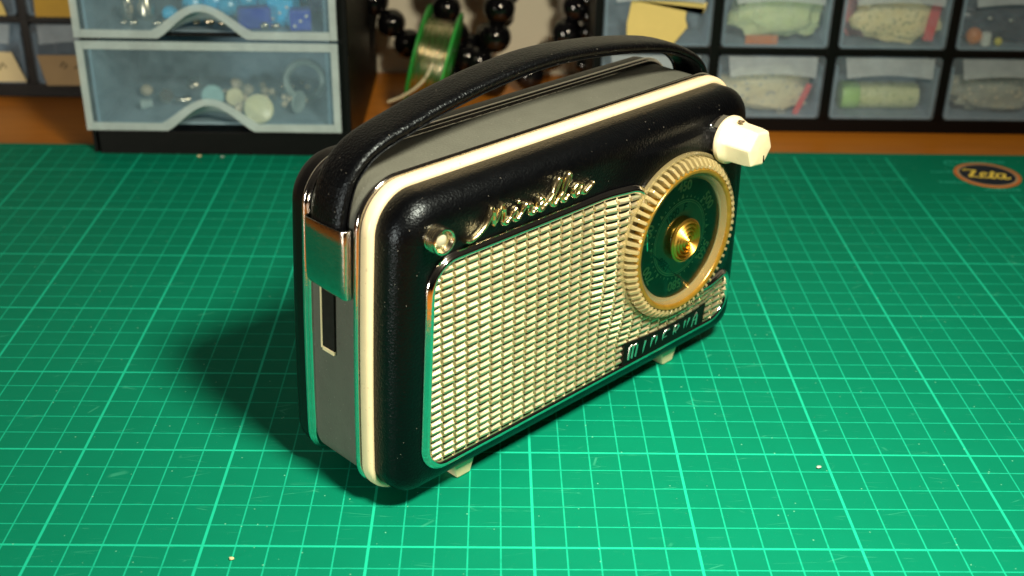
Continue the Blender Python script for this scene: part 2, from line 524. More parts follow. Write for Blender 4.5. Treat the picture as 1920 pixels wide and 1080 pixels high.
def rounded(poly, rad, off=0.0, arc=14, side=18, bulge=0.0):
    """outline (a, b) of a counter-clockwise polygon with rounded corners, offset outwards"""
    n = len(poly)
    out = []
    for i in range(n):
        p0, p, p1 = Vector(poly[i - 1]), Vector(poly[i]), Vector(poly[(i + 1) % n])
        d0, d1 = (p - p0).normalized(), (p1 - p).normalized()
        n0, n1 = Vector((d0.y, -d0.x)), Vector((d1.y, -d1.x))
        cr = d0.x * d1.y - d0.y * d1.x
        r = rad[i]
        k = (n0 + n1) / (1 + n0.dot(n1))
        if cr > 0:
            c = p - k * r
            a0 = math.atan2(n0.y, n0.x); a1 = math.atan2(n1.y, n1.x)
            if a1 < a0: a1 += 2 * PI
            rr = max(.02, r + off)
            corner = [c + Vector((math.cos(a0 + (a1 - a0) * j / arc), math.sin(a0 + (a1 - a0) * j / arc))) * rr for j in range(arc + 1)]
        else:
            c = p + k * r
            a0 = math.atan2(-n0.y, -n0.x); a1 = math.atan2(-n1.y, -n1.x)
            if a1 > a0: a1 -= 2 * PI
            rr = max(.02, r - off)
            corner = [c + Vector((math.cos(a0 + (a1 - a0) * j / arc), math.sin(a0 + (a1 - a0) * j / arc))) * rr for j in range(arc + 1)]
        out.append(corner)
    res = []
    for i in range(n):
        a, b = out[i][-1], out[(i + 1) % n][0]
        res += out[i]
        d = (b - a); L = d.length
        nn = Vector((d.y, -d.x)).normalized() if L > 1e-6 else Vector((0, 0))
        bl = bulge if (abs(d.y) > abs(d.x)) else 0
        for j in range(1, side):
            t = j / side
            res.append(a + d * t + nn * bl * 4 * t * (1 - t))
    return [(q.x, q.y) for q in res]

BODY = [(-2.86, .44), (14.56, .44), (14.42, 10.60), (-2.44, 10.60)]
BRAD = [1.05, 1.15, 1.4, 1.45]
def body(off): return rounded(BODY, BRAD, off, 14, 22, .05)

DU, DW = 9.82, 5.98                                    # centre of the tuning dial
def sstep(a, b, x):
    t = min(1, max(0, (x - a) / (b - a)))
    return t * t * (3 - 2 * t)
def mound(u, w):
    """the leather swells forward round the dial"""
    r = math.hypot(u - DU, w - DW)
    e = min(u + 2.6, 14.3 - u, w - .5, 10.4 - w)
    return .26 * sstep(4.55, 3.25, r) * sstep(.25, 1.1, e)

def loft(m, secs, fn):
    n = None
    base = len(m.v)
    vs, fs = [], []
    for v, off in secs:
        ring = fn(off)
        n = len(ring)
        vs += [(a, v, b) for a, b in ring]
    for i in range(len(secs) - 1):
        for j in range(n):
            k = (j + 1) % n
            fs.append((i * n + j, i * n + k, (i + 1) * n + k, (i + 1) * n + j))
    m.add(vs, fs)
    return n

# front shell: one skin from the seam to the middle of the face
fs_ = MB()
secs = [(1.36, -.16), (1.24, -.10), (1.05, -.12), (.85, -.12), (.65, -.13), (.50, -.17), (.37, -.24), (.25, -.34),
        (.15, -.47), (.075, -.62), (.025, -.80), (0, -1.0)]
n = loft(fs_, secs, body)
ring0 = body(-1.0)
cu, cw = 6.0, 5.5
R_ = 44
prev = len(fs_.v) - n
for q in range(1, R_):
    s = 1 - q / R_
    b = len(fs_.v)
    for a, w_ in ring0:
        U, W = cu + (a - cu) * s, cw + (w_ - cw) * s
        fs_.v.append(Vector((U, -mound(U, W), W)))
    for j in range(n):
        k = (j + 1) % n
        fs_.f.append((prev + j, prev + k, b + k, b + j))
    prev = b
fs_.f.append(tuple(prev + j for j in range(n)))
fs_.build('front_shell', M['leather'], radio, angle=60)

def ring_part(name, mat, secs, angle=50):
    m = MB(); loft(m, secs + [secs[0]], body)
    return m.build(name, mat, radio, angle=angle)
ring_part('cream_trim', M['cream'], [(1.24, -.22), (1.18, -.06), (1.19, .0), (1.24, .06), (1.33, .09), (1.46, .10), (1.55, .095),
                                    (1.60, .07), (1.61, .0), (1.61, -.22)])
ring_part('trim_groove', M['hole'], [(1.61, -.2), (1.61, .02), (1.69, .02), (1.69, -.2)])
ring_part('chrome_rail', M['chrome'], [(1.69, -.3), (1.69, .07), (1.73, .12), (1.79, .135), (1.85, .11), (1.88, .05), (1.92, .06),
                                      (1.97, .03), (2.00, -.03), (2.02, -.3)])
ring_part('chrome_rail', M['chrome'], [(4.06, -.3), (4.08, -.02), (4.11, .05), (4.15, .07), (4.19, .055), (4.23, .11), (4.29, .135),
                                      (4.35, .12), (4.39, .07), (4.40, -.3)])
bs = MB()
secs_b = [(4.40, -.35), (4.40, .05), (4.70, .055), (4.92, .03), (5.08, -.06), (5.18, -.22), (5.24, -.5), (5.26, -1.0)]
n = loft(bs, secs_b, body)
bs.f.append(tuple(len(bs.v) - n + j for j in range(n)))
bs.build('back_shell', M['back'], radio, angle=60)

# grey band between the rails, with the slot in the left side
bd = MB()
loft(bd, [(2.01, -.06), (4.07, -.06)], body)
bd.build('side_band', M['band'], radio, angle=60)
def left_u(w):      # u of the band's left side at height w
    return -2.86 + (w - .44) * (.42 / 10.16) + .0 - .05
def side_plate(mat, name, v0, v1, w0, w1, o0, o1, parent, bevel=0):
    m = MB()
    vs = []
    for o in (o0, o1):
        for v, w in ((v0, w0), (v1, w0), (v1, w1), (v0, w1)):
            vs.append((left_u(w) + o, v, w))
    m.add(vs, [(0, 1, 2, 3), (7, 6, 5, 4), (0, 4, 5, 1), (1, 5, 6, 2), (2, 6, 7, 3), (3, 7, 4, 0)])
    return m.build(name, mat, parent, smooth=False, bevel=bevel)
slot = side_plate(M['hole'], 'slot', 2.92, 3.50, 4.92, 6.92, .03, -.03, radio)
slot['label'] = 'dark narrow slot in the grey side band'
rim = MB()
for v0, v1, w0, w1 in ((3.50, 3.58, 4.84, 6.98), (2.92, 3.50, 4.78, 4.92)):
    vs = []
    for o in (.03, -.055):
        for v, w in ((v0, w0), (v1, w0), (v1, w1), (v0, w1)): vs.append((left_u(w) + o, v, w))
    rim.add(vs, [(0, 1, 2, 3), (7, 6, 5, 4), (0, 4, 5, 1), (1, 5, 6, 2), (2, 6, 7, 3), (3, 7, 4, 0)])
rim.build('slot_rim', M['ivory'], slot, smooth=False, bevel=.02)

# handle: padded strap arching from clasp to clasp
HV = 3.02
hp = [(a, HV, b) for a, b in ((-2.62, 8.7), (-2.61, 9.35), (-2.44, 10.05), (-2.10, 10.70), (-1.3, 11.30), (.2, 11.72), (1.8, 12.07), (3.9, 12.37),
      (6.2, 12.49), (9.0, 12.27), (11.7, 11.82), (13.2, 11.28), (14.1, 10.66), (14.42, 9.9), (14.46, 9.2), (14.46, 8.7))]
prof = []
for i in range(28):
    a = 2 * PI * i / 28
    c_, s_ = math.cos(a), math.sin(a)
    prof.append((math.copysign(abs(c_) ** .75, c_) * .20, math.copysign(abs(s_) ** .55, s_) * .72))
hd = MB().tube(spline(hp, 10), prof, up=(0, 1, 0)).build('handle', M['strap'], radio, angle=70)
# stitched lip along the lower edge of the strap
lip = MB()
for vv in (2.34, 3.70):
    pts = spline(hp, 10)
    q = []
    for i, p in enumerate(pts):
        t = (pts[min(i + 1, len(pts) - 1)] - pts[max(i - 1, 0)]).normalized()
        nn = Vector((t.z, 0, -t.x))
        q.append(p + nn * .16 + Vector((0, vv - HV, 0)))
    lip.tube(q, circ(.035, .05, 8), up=(0, 1, 0))
lip.build('strap_piping', M['leather'], hd)

def clasp(sgn):
    m = MB()
    # plate with a curved lower end, folded round the strap
    for_w = [9.28, 8.8, 8.2, 7.7, 7.35, 7.15, 7.06]
    fr = [0, 0, 0, 0, .02, .10, .24]
    vs = []
    L = len(for_w)
    pr = [(2.04, .02), (2.03, .16), (2.06, .26), (2.14, .305), (2.25, .315), (3.0, .33), (3.75, .315), (3.88, .28), (3.95, .18), (3.94, .02)]
    for w, f in zip(for_w, fr):
        for v, o in pr:
            ow = o * (1 - f)
            if sgn < 0: vs.append((left_u(w) - ow, v, w + .10 * (v - 2.0) / 2.0 * (1 if w < 9 else -.6)))
            else: vs.append((14.42 + ow, v, w))
    k = len(pr)
    fsx = []
    for i in range(L - 1):
        for j in range(k - 1):
            fsx.append((i * k + j, i * k + j + 1, (i + 1) * k + j + 1, (i + 1) * k + j))
    m.add(vs, fsx)
    o = m.build('handle_clasp', M['chrome_worn'], radio, angle=35)
    sd = o.modifiers.new('thickness', 'SOLIDIFY'); sd.thickness = .05 * CM; sd.offset = 0
    bv = o.modifiers.new('bevel', 'BEVEL'); bv.width = .015 * CM; bv.segments = 2
    return o
clasp(-1); clasp(1)

# feet
for u in (.05, 10.65):
    for v in (.52, 3.75):
        m = MB()
        vs = [(u + .10, v, 0), (u + .68, v, 0), (u + .68, v + .7, 0), (u + .10, v + .7, 0),
              (u - .12, v - .08, .62), (u + .80, v - .08, .62), (u + .80, v + .8, .62), (u - .12, v + .8, .62)]
        m.add(vs, [(3, 2, 1, 0), (4, 5, 6, 7), (0, 1, 5, 4), (1, 2, 6, 5), (2, 3, 7, 6), (3, 0, 4, 7)])
        m.build('foot', M['ivory'], radio, smooth=False, bevel=.06)

# grille
GP = [(-1.70, 1.50), (13.62, 1.53), (13.50, 3.35), (11.2, 3.3), (8.1, 6.0), (7.85, 8.46), (-1.32, 8.46)]
GR = [.75, 1.0, .55, .2, .2, .75, .95]
gout = rounded(GP, GR, -.02, 10, 12)
def sheet_grid(poly, step, dv):
    """triangulated fan is too coarse for the swelling face, so strips are cut row by row"""
    m = MB()
    ws = [p[1] for p in poly]
    rows = int((max(ws) - min(ws)) / step)
    def spans(w):
        xs = []
        for i in range(len(poly)):
            (a, b), (c, d) = poly[i], poly[(i + 1) % len(poly)]
            if (b <= w < d) or (d <= w < b): xs.append(a + (c - a) * (w - b) / (d - b))
        xs.sort()
        return xs
    w0 = min(ws) + .01
    st = (max(ws) - .01 - w0) / rows
    for r in range(rows):
        a, b = spans(w0 + r * st), spans(w0 + (r + 1) * st)
        if len(a) < 2 or len(b) < 2: continue
        a0, a1, b0, b1 = a[0], a[1], b[0], b[1]
        N = 40
        vs = []
        for w, x0, x1 in ((w0 + r * st, a0, a1), (w0 + (r + 1) * st, b0, b1)):
            for i in range(N + 1):
                u = x0 + (x1 - x0) * i / N
                vs.append((u, -mound(u, w) - dv, w))
        m.add(vs, [(i, i + 1, N + 2 + i, N + 1 + i) for i in range(N)])
    return m, spans
gb, spans = sheet_grid(gout, .12, .03)
grille = gb.build('grille', M['gold_back'], radio, angle=60)
cells = MB()
PU, PW = .508, .2555
for r in range(27):
    w = 1.66 + r * PW
    sp_ = spans(w + PW * .4)
    sp2 = spans(w + PW * .85) or sp_
    if len(sp_) < 2: continue
    lo, hi = max(sp_[0], sp2[0] if sp2 else sp_[0]) + .03, min(sp_[1], sp2[1] if sp2 else sp_[1]) - .03
    for c in range(-1, 32):
        u0 = -1.52 + c * PU
        a, b = max(u0 + .028, lo), min(u0 + PU - .028, hi)
        if b - a < .10 or math.hypot((a + b) / 2 - DU, w + .13 - DW) < 2.85: continue
        j = lambda s: random.uniform(-s, s)
        d = lambda u, w_, h: (u, -mound(u, w_) - .03 - h, w_)
        wb, wt = w + .040 + j(.009), w + PW - .036 + j(.009)
        # louvre: foot low, lower lip forward, face leaning back to its top edge
        vs = [d(a, wb, 0), d(b, wb, 0), d(b, wt, 0), d(a, wt, 0),
              d(a + .02, wb + .035, .085 + j(.008)), d(b - .02, wb + .035, .10 + j(.008)),
              d(b - .045, wt - .05, .060 + j(.006)), d(a + .05, wt - .05, .035 + j(.006)),
              d(a + .02, wb + .10, .085 + j(.008)), d(b - .03, wb + .10, .105 + j(.008))]
        cells.add(vs, [(0, 1, 5, 4), (4, 5, 9, 8), (8, 9, 6, 7), (7, 6, 2, 3), (0, 4, 8), (0, 8, 7, 3), (1, 9, 5), (1, 2, 6, 9)])
    # ribs between the columns
for c in range(0, 31):
    u0 = -1.52 + c * PU
    for r in range(0, 56):
        w = 1.55 + r * .1265
        sp_ = spans(w); sp2 = spans(w + .1265)
        if len(sp_) < 2 or len(sp2) < 2 or not (max(sp_[0], sp2[0]) + .03 < u0 < min(sp_[1], sp2[1]) - .03) or math.hypot(u0 - DU, w - DW) < 2.85: continue
        a = -mound(u0, w) - .03; b = -mound(u0, w + .1265) - .03
        cells.add([(u0 - .017, a, w), (u0, a - .06, w), (u0 + .017, a, w), (u0 - .017, b, w + .1265), (u0, b - .06, w + .1265), (u0 + .017, b, w + .1265)],
                  [(0, 1, 4, 3), (1, 2, 5, 4)])
cells.build('grille_louvres', M['gold'], grille, smooth=False)
fr = [(a, -mound(a, b) - .02, b) for a, b in rounded(GP, GR, .03, 14, 20)]
frp = [(-.135, 0), (-.125, .09), (-.07, .15), (.0, .165), (.06, .13), (.085, .085), (.13, .07), (.145, 0)]
MB().tube(fr, frp, closed=True, up=(0, -1, 0)).build('grille_frame', M['chrome'], grille, angle=60)

# name plate
pl = MB()
N = 24
vs = []
for o in (-.05, -.17):
    for w in (1.66, 2.50):
        for i in range(N + 1):
            u = 7.45 + 4.62 * i / N
            vs.append((u, o - max(mound(u, w), mound(u, 2.1) - .02) if w < 2 else o - mound(u, w), w))
k = N + 1
fsx = []
for i in range(N):
    fsx += [(2 * k + i, 2 * k + i + 1, 3 * k + i + 1, 3 * k + i), (i, k + i, k + i + 1, i + 1),
            (i, i + 1, 2 * k + i + 1, 2 * k + i), (k + i, 3 * k + i, 3 * k + i + 1, k + i + 1)]
fsx += [(0, 2 * k, 3 * k, k), (N, k + N, 3 * k + N, 2 * k + N)]
plate = pl.add(vs, fsx).build('name_plate', M['black'], radio, smooth=False)
lt = MB()
LET = {'M': [[(0, 0), (.02, .62), (.1, .72), (.2, .66), (.24, .5), (.24, 0)], [(.24, .5), (.3, .68), (.4, .72), (.48, .6), (.48, 0)]],
       'I': [[(.05, 0), (.05, .72)]],
       'N': [[(0, 0), (0, .72)], [(0, .55), (.12, .7), (.26, .68), (.32, .52), (.32, 0)]],
       'E': [[(.34, 0), (.1, 0), (0, .1), (0, .62), (.1, .72), (.34, .72)], [(0, .36), (.28, .36)]],
       'R': [[(0, 0), (0, .72), (.2, .72), (.32, .58), (.24, .42), (0, .38)], [(.14, .38), (.34, 0)]],
       'V': [[(0, .72), (.06, .14), (.17, 0), (.28, .14), (.34, .72)]],
       'A': [[(0, 0), (.02, .5), (.16, .72), (.32, .5), (.34, 0)], [(.02, .32), (.33, .32)]]}
x = 7.72
for ch in 'MINERVA':
    for st_ in LET[ch]:
        pts = [(x + a * .80, -.175 - mound(x + a * .80, 1.78 + b * .80), 1.78 + b * .80) for a, b in st_]
        lt.tube(pts, circ(.05, .06, 8), up=(0, -1, 0))
    x += {'M': .72, 'I': .40}.get(ch, .62)
lt.build('plate_lettering', M['silver'], plate, angle=60)

# script emblem above the grille
sc_ = MB()
W0 = 9.0
STK = [[(-.12, 8.90), (.12, 8.86), (.46, 9.0), (.78, 9.26), (.97, 9.66)],
       [(.97, 9.66), (1.02, 9.40), (1.02, 9.06)],
       [(1.03, 9.06), (1.18, 9.34), (1.38, 9.66)],
       [(1.38, 9.66), (1.44, 9.36), (1.40, 9.06), (1.52, 8.98), (1.72, 9.10)],
       [(1.70, 9.08), (1.94, 9.34), (1.86, 9.06), (1.97, 8.97), (2.2, 9.12)],
       [(2.18, 9.10), (2.36, 9.36), (2.42, 9.28), (2.58, 9.30), (2.52, 9.06), (2.62, 8.97), (2.82, 9.08)],
       [(2.80, 9.06), (3.02, 9.18), (3.12, 9.30), (3.00, 9.36), (2.88, 9.16), (2.98, 8.97), (3.24, 9.08)],
       [(3.22, 9.06), (3.50, 9.28), (3.82, 9.68), (3.77, 9.78), (3.62, 9.50), (3.50, 9.08), (3.60, 8.97), (3.78, 9.10)],
       [(3.76, 9.08), (4.00, 9.30), (4.28, 9.72), (4.22, 9.82), (4.06, 9.50), (3.96, 9.08), (4.06, 8.98), (4.26, 9.12)],
       [(4.86, 9.32), (4.66, 9.36), (4.46, 9.18), (4.52, 9.00), (4.72, 9.06), (4.90, 9.34)],
       [(4.90, 9.34), (4.84, 9.08), (4.98, 8.99), (5.16, 9.08), (5.42, 9.22)]]
for st_ in STK:
    P3 = spline([(a, 0, b) for a, b in st_], 6)
    n_ = len(P3)
    sc_k = [1.0 if 2 < i < n_ - 3 else .8 for i in range(n_)]
    sc_.tube([(p.x, -.10 - mound(p.x, p.z), p.z) for p in P3], circ(.084, .14, 12), up=(0, -1, 0), scale=sc_k)
sc_.sphere((2.06, -.14, 9.52), .075, 8)
sc_.build('script_emblem', M['brass'], radio, angle=60)

# tuning dial: lathe about the -v axis
DM = Matrix.Translation((DU, -.26, DW)) @ Matrix.Rotation(PI / 2, 4, 'X')        # local z -> -v
TEETH = 66
def teeth(a, j, r):
    if j in (4, 5, 6):
        s = (a * TEETH / (2 * PI)) % 1
        return r - (.10 if .28 < s < .72 else 0) * (1, .9, .6)[j - 4]
    return r
dial = MB().lathe([(2.1, -.04), (3.05, -.04), (3.09, .02), (3.09, .12), (3.04, .17), (2.98, .17), (2.95, .13), (2.94, .08), (2.50, .08), (2.46, .06)],
                  TEETH * 6, DM, cap0=False, cap1=False).build('tuning_dial', M['bezel'], radio, angle=30)
rg = MB()
for i in range(TEETH):
    a = 2 * PI * (i + .5) / TEETH
    R3 = DM @ Matrix.Rotation(a, 4, 'Z')
    rg.add([(2.60, -.07, .06), (2.96, -.085, .06), (2.96, .085, .06), (2.60, .07, .06), (2.60, -.045, .50), (2.72, -.06, .52), (2.94, -.06, .30), (2.94, .06, .30), (2.72, .06, .52), (2.60, .045, .50)],
           [(0, 1, 6, 5, 4), (4, 5, 8, 9), (5, 6, 7, 8), (1, 2, 7, 6), (3, 9, 8, 7, 2), (0, 4, 9, 3)], R3)
rg.build('bezel_ridges', M['ridge'], dial, smooth=False, bevel=.02)
MB().lathe([(2.60, .10), (2.60, .46), (2.57, .50), (2.48, .50), (2.42, .46), (2.40, .40), (2.38, .17)], 96, DM, cap0=False, cap1=False).build('amber_ring', M['amber'], dial, angle=50)
MB().lathe([(2.0, .10), (2.40, .10), (2.40, .16), (1.40, .16), (1.40, .10)], 96, DM, cap0=False, cap1=False).build('scale_ring', M['dialdark'], dial, angle=30)
MB().lathe([(.3, .10), (1.40, .10), (1.40, .175), (.3, .175)], 96, DM, cap0=False, cap1=False).build('inner_disc', M['dialmid'], dial, angle=30)
MB().lathe([(2.41, .42), (2.38, .41), (2.27, .34), (2.20, .25), (2.22, .215)], 96, DM, cap0=False, cap1=False).build('reflection_ring', M['bezel'], dial, angle=50)  # added beige ring standing in for the reflection along the crystal's edge
MB().lathe([(.62, .27), (1.5, .25), (2.24, .215)], 96, DM, cap0=False, cap1=False).build('dial_crystal', M['crystal'], dial, angle=60)
hubp = [(.50, .10), (.50, .32), (.70, .36), (.80, .42), (.80, .46), (.74, .50)]
for q in range(5):
    r = .72 - q * .14
    hubp += [(r, .47 + q * .02), (r - .05, .56 + q * .02), (r - .11, .45 + q * .02)]
hubp += [(.02, .66)]
MB().lathe(hubp, 72, DM, cap0=False).build('dial_hub', M['hub'], dial, angle=35)
pr_, pd_ = MB(), MB()
def dial_text(m, body_, deg, r, size, zz):
    vs, fs = text_mesh(body_, size, .004, 0, .0, .012)
    a = math.radians(deg)
    T = DM @ Matrix.Rotation(a - PI / 2, 4, 'Z') @ Matrix.Translation((0, r, zz))
    m.add(vs, fs, T)
for b_, dg_, r in (('450', 88, 1.92), ('500', 34, 1.80), ('560', -32, 1.72), ('580', -92, 1.80), ('700', -150, 1.85), ('900', 160, 1.85)):
    dial_text(pr_, b_, dg_, r, .50, .172)
for b_, dg_, r in (('1000', 118, 1.08), ('1200', -135, 1.10), ('F', 82, 1.14), ('1400', -40, 1.10)):
    dial_text(pd_, b_, dg_, r, .38, .186)
for i in range(40):
    a = i * 9
    big = i % 5 == 0
    T = DM @ Matrix.Rotation(math.radians(a), 4, 'Z')
    h_ = .20 if big else .10
    wd = .08 if big else .04
    pr_.add([(1.49, -wd, .168), (1.49, wd, .168), (1.49 + h_, 0, .168)], [(0, 1, 2)], T)
for r in (1.32, 1.40):
    pr_.lathe([(r, .178), (r + .022, .178)], 96, DM, cap0=False, cap1=False)
pr_.build('scale_figures', M['print'], dial, smooth=False, fix=False)
pd_.build('inner_figures', M['print_dark'], dial, smooth=False, fix=False)

# white volume knob on the upper right
KM = Matrix.Translation((12.08, 0, 9.10)) @ Matrix.Rotation(PI / 2, 4, 'X')
hexa = [53, -7, -67, -127, 173, 113]
kb = MB()
KN = 48
prof_k = [(.80, .42, 0), (.86, .48, 0), (.86, .64, 0), (.82, .72, .15), (.80, .80, .55), (.76, .95, 1), (.74, 1.55, 1), (.70, 1.80, 1), (.64, 1.86, 1), (.30, 1.90, 1)]
vs = []
for i in range(KN):
    a = 2 * PI * i / KN
    q = min(abs(((math.degrees(a) - h + 180) % 360) - 180) for h in hexa)
    hx = math.cos(math.radians(30)) / math.cos(math.radians(30 - q))
    for r, h, t in prof_k:
        rr = r * ((1 - t) + t * hx)
        vs.append((rr * math.cos(a), rr * math.sin(a), h))
m_ = len(prof_k)
fsx = []
for i in range(KN):
    k = (i + 1) % KN
    for j in range(m_ - 1): fsx.append((i * m_ + j, k * m_ + j, k * m_ + j + 1, i * m_ + j + 1))
fsx += [tuple(i * m_ for i in range(KN)), tuple(i * m_ + m_ - 1 for i in range(KN))]
knob = kb.add(vs, fsx, KM).build('volume_knob', M['white'], radio, angle=30, bevel=.035)
nut = [(.80 * math.cos(math.radians(60 * i + 20)), .80 * math.sin(math.radians(60 * i + 20))) for i in range(6)]
nm = MB()
nm.add([(a, b, h) for h in (.08, .46) for a, b in nut],
       [tuple(range(6)), tuple(range(11, 5, -1))] + [(i, (i + 1) % 6, (i + 1) % 6 + 6, i + 6) for i in range(6)], KM)
nm.lathe([(.72, -.02), (.72, .08)], 40, KM)
nm.build('knob_nut', M['chrome'], knob, angle=30, bevel=.04)
MB().lathe([(.001, .0), (.12, .0), (.12, .03), (.07, .035), (.06, .0), (.001, .0)], 20,
           Matrix.Translation((12.04, -.98, 9.10)) @ Matrix.Rotation(math.radians(-2), 4, 'Y') @ Matrix.Translation((.02, 0, .765))).build('set_screw', M['screw'], knob)
MB().box(-.022, .022, -.60, -.34, 1.885, 1.912, KM @ Matrix.Rotation(math.radians(12), 4, 'Z') @ Matrix.Translation((.10, .06, 0))).build('index_mark', M['black'], knob, smooth=False)

# small knurled indicator lamp on the upper left
LM = Matrix.Translation((-1.20, 0, 9.33)) @ Matrix.Rotation(PI / 2, 4, 'X')
il = MB().lathe([(.40, -.02), (.40, .05), (.36, .07), (.36, .10), (.41, .12), (.41, .17), (.38, .185), (.41, .20), (.41, .25), (.38, .265), (.41, .28), (.41, .33), (.38, .345), (.41, .36),
                 (.40, .46), (.36, .475), (.33, .46), (.22, .26), (.05, .26)], 48, LM).build('indicator_lamp', M['pale_brass'], radio, angle=30)
MB().lathe([(.20, .255), (.19, .33), (.12, .385), (.02, .40)], 32, LM).build('lamp_lens', M['lens'], il)

# ------------------------------------------------------------------ crumbs on the mat
for i, (x, y, r, lb) in enumerate(((6.01, -.65, .07, 'tiny tan crumb lying on the mat near its front left'),
                                   (-1.84, 31.95, .09, 'tiny tan crumb against the black base of the blue drawer unit'),
                                   (-.62, 31.9, .07, 'tiny grey crumb just right of the tan crumb by the drawer unit'),
                                   (24.66, 4.22, .07, 'tiny pale crumb on the mat right of the radio'))):
    m = MB().sphere((0, 0, r * .55), r, 8, (1.3, .9, .6))
    for v in m.v:
        v += Vector((noise.noise(v * 14 + Vector((i, 0, 0))), noise.noise(v * 14 + Vector((0, i, 5))), 0)) * r * .5
    o = m.build('crumb', M['note_cream'] if i < 2 else M['shellm'])
    o.location = (x * CM, y * CM, 0.0002)
    tag(o, lb, 'crumb', 'crumbs on the mat')

# ------------------------------------------------------------------ frosted drawer unit, left
cab = empty('drawer_unit', (0, 0, 0))
tag(cab, 'black drawer unit with two frosted blue drawers standing behind the radio', 'drawer unit')
XL, XR, YF = -7.5, 5.75, 31.9
m = MB()
m.box(XL + .35, XR - .05, YF + .45, 47.6, -.29, 1.26)           # plinth
m.box(XR - .02, XR + .50, YF + .25, 47.6, -.29, 12.0)           # right side wall
m.box(XL - .02, XL + .22, YF + .6, 47.6, -.29, 12.0)            # left side wall
m.box(XL + .22, XR - .02, 47.0, 47.59, 1.26, 12.0)              # back
m.box(XL + .22, XR - .02, YF + .5, 47.0, 6.36, 6.52)            # shelf
m.box(XL + .22, XR - .02, YF + .5, 47.0, 11.6, 11.98)
m.build('cabinet_frame', M['cab'], cab, smooth=False, bevel=.06)

def arch_pts(z0, ac, hw_, h_, n=18, flat=.0):
    out = []
    for i in range(n + 1):
        t = -1 + 2 * i / n
        out.append((ac + t * hw_, z0 + h_ * (max(0, math.cos(t * PI / 2)) ** 1.15 * .8 + .2 * (math.cos(t * PI) * .5 + .5))))
    return out
def frosted_drawer(z0, z1):
    zf = z0
    poly = [(XL + .05, zf)] + arch_pts(zf, -1.05, 2.25, 1.40) + [(XR - .05, zf), (XR - .05, z1), (XL + .05, z1)]
    d = MB().prism(poly, YF, YF + .14).build('drawer', M['frost'], cab, smooth=False)
    m = MB()                                    # tray behind the front: side walls and floor
    m.box(XL + .55, XL + .68, YF + .14, 45.5, zf + .1, z1 - .5)
    m.box(XR - .68, XR - .55, YF + .14, 45.5, zf + .1, z1 - .5)
    m.box(XL + .68, XR - .68, YF + .9, 45.5, zf + .02, zf + .16)
    m.box(XL + .68, XR - .68, 40.2, 40.3, zf + .17, z1 - .3)
    m.build('tray', M['tray'], d, smooth=False)
    r = MB()
    r.box(XL, XL + .36, YF - .10, YF - .004, zf, z1)
    r.box(XR - .36, XR, YF - .10, YF - .004, zf, z1)
    r.box(XL + .37, XR - .37, YF - .08, YF - .004, z1 - .42, z1)
    lo = [(XL + .37, zf)] + arch_pts(zf, -1.05, 2.25, 1.40) + [(XR - .37, zf)]
    hi = [(XL + .37, zf + .42)] + arch_pts(zf + .40, -1.05, 2.55, 1.36) + [(XR - .37, zf + .42)]
    N = len(lo)
    vs = [(a, YF - .10, b) for a, b in lo] + [(a, YF - .10, b) for a, b in hi] + [(a, YF - .004, b) for a, b in lo] + [(a, YF - .004, b) for a, b in hi]
    fsx = []
    for i in range(N - 1):
        fsx += [(i, i + 1, N + i + 1, N + i), (2 * N + i, 3 * N + i, 3 * N + i + 1, 2 * N + i + 1), (i, 2 * N + i, 2 * N + i + 1, i + 1), (N + i, N + i + 1, 3 * N + i + 1, 3 * N + i)]
    fsx += [(0, N, 3 * N, 2 * N), (N - 1, 3 * N - 1, 4 * N - 1, 2 * N - 1)]
    r.add(vs, fsx)
    r.build('drawer_rim', M['frost_rim'], d, angle=40)
    g = MB()                                    # scooped finger grip curving back under the arch
    a0 = arch_pts(zf, -1.05, 2.25, 1.40); vs = []
    for k in range(6):
        t = k / 5
        for (a, b) in a0:
            vs.append((a, YF + .145 + .75 * t, zf + (b - zf) * (1 - .45 * t * t)))
    N = len(a0)
    g.add(vs, [(k * N + i, k * N + i + 1, (k + 1) * N + i + 1, (k + 1) * N + i) for k in range(5) for i in range(N - 1)])
    go = g.build('finger_grip', M['frost_rim'], d, angle=60)
    sd = go.modifiers.new('thickness', 'SOLIDIFY'); sd.thickness = .10 * CM; sd.offset = 0
frosted_drawer(1.50, 6.24)
frosted_drawer(6.42, 11.3)

# ------------------------------------------------------------------ things in the frosted drawers
def thing(name, m, mat, loc, label, cat, group=None, smooth=True, rot=(0, 0, 0), angle=40):
    o = m.build(name, mat, None, smooth=smooth, angle=angle)
    o.location = [c * CM for c in loc]; o.rotation_euler = rot
    return tag(o, label, cat, group)
FL = 1.68
def button(r, th=.18):
    return MB().lathe([(.001, 0), (r * .95, 0), (r, th * .3), (r, th * .7), (r * .92, th), (r * .86, th * .82), (.001, th * .78)], 40)
def upright(tilt): return (PI / 2 - tilt, 0, 0)
G1 = 'buttons and findings in the lower frosted drawer'
thing('button', button(.78), M['button'], (1.36, 32.75, FL + .78), 'large cream round button leaning against the lower drawer front', 'button', G1, rot=upright(.12))
thing('button', button(.62), M['teal_button'], (-1.56, 35.2, FL + .62), 'pale teal round button standing left of the cream ones', 'button', G1, rot=upright(.15))
thing('button', button(.50), M['button'], (-.42, 35.4, FL + .5), 'small cream button between the teal button and the largest one', 'button', G1, rot=upright(.3))
thing('button', button(.62, .1), M['shellm'], (3.15, 34.4, FL + .62), 'grey shell disc seen edge on at the right of the lower drawer', 'button', G1, rot=(PI / 2, 0, 1.1))
PL = 'pearls in the lower frosted drawer'
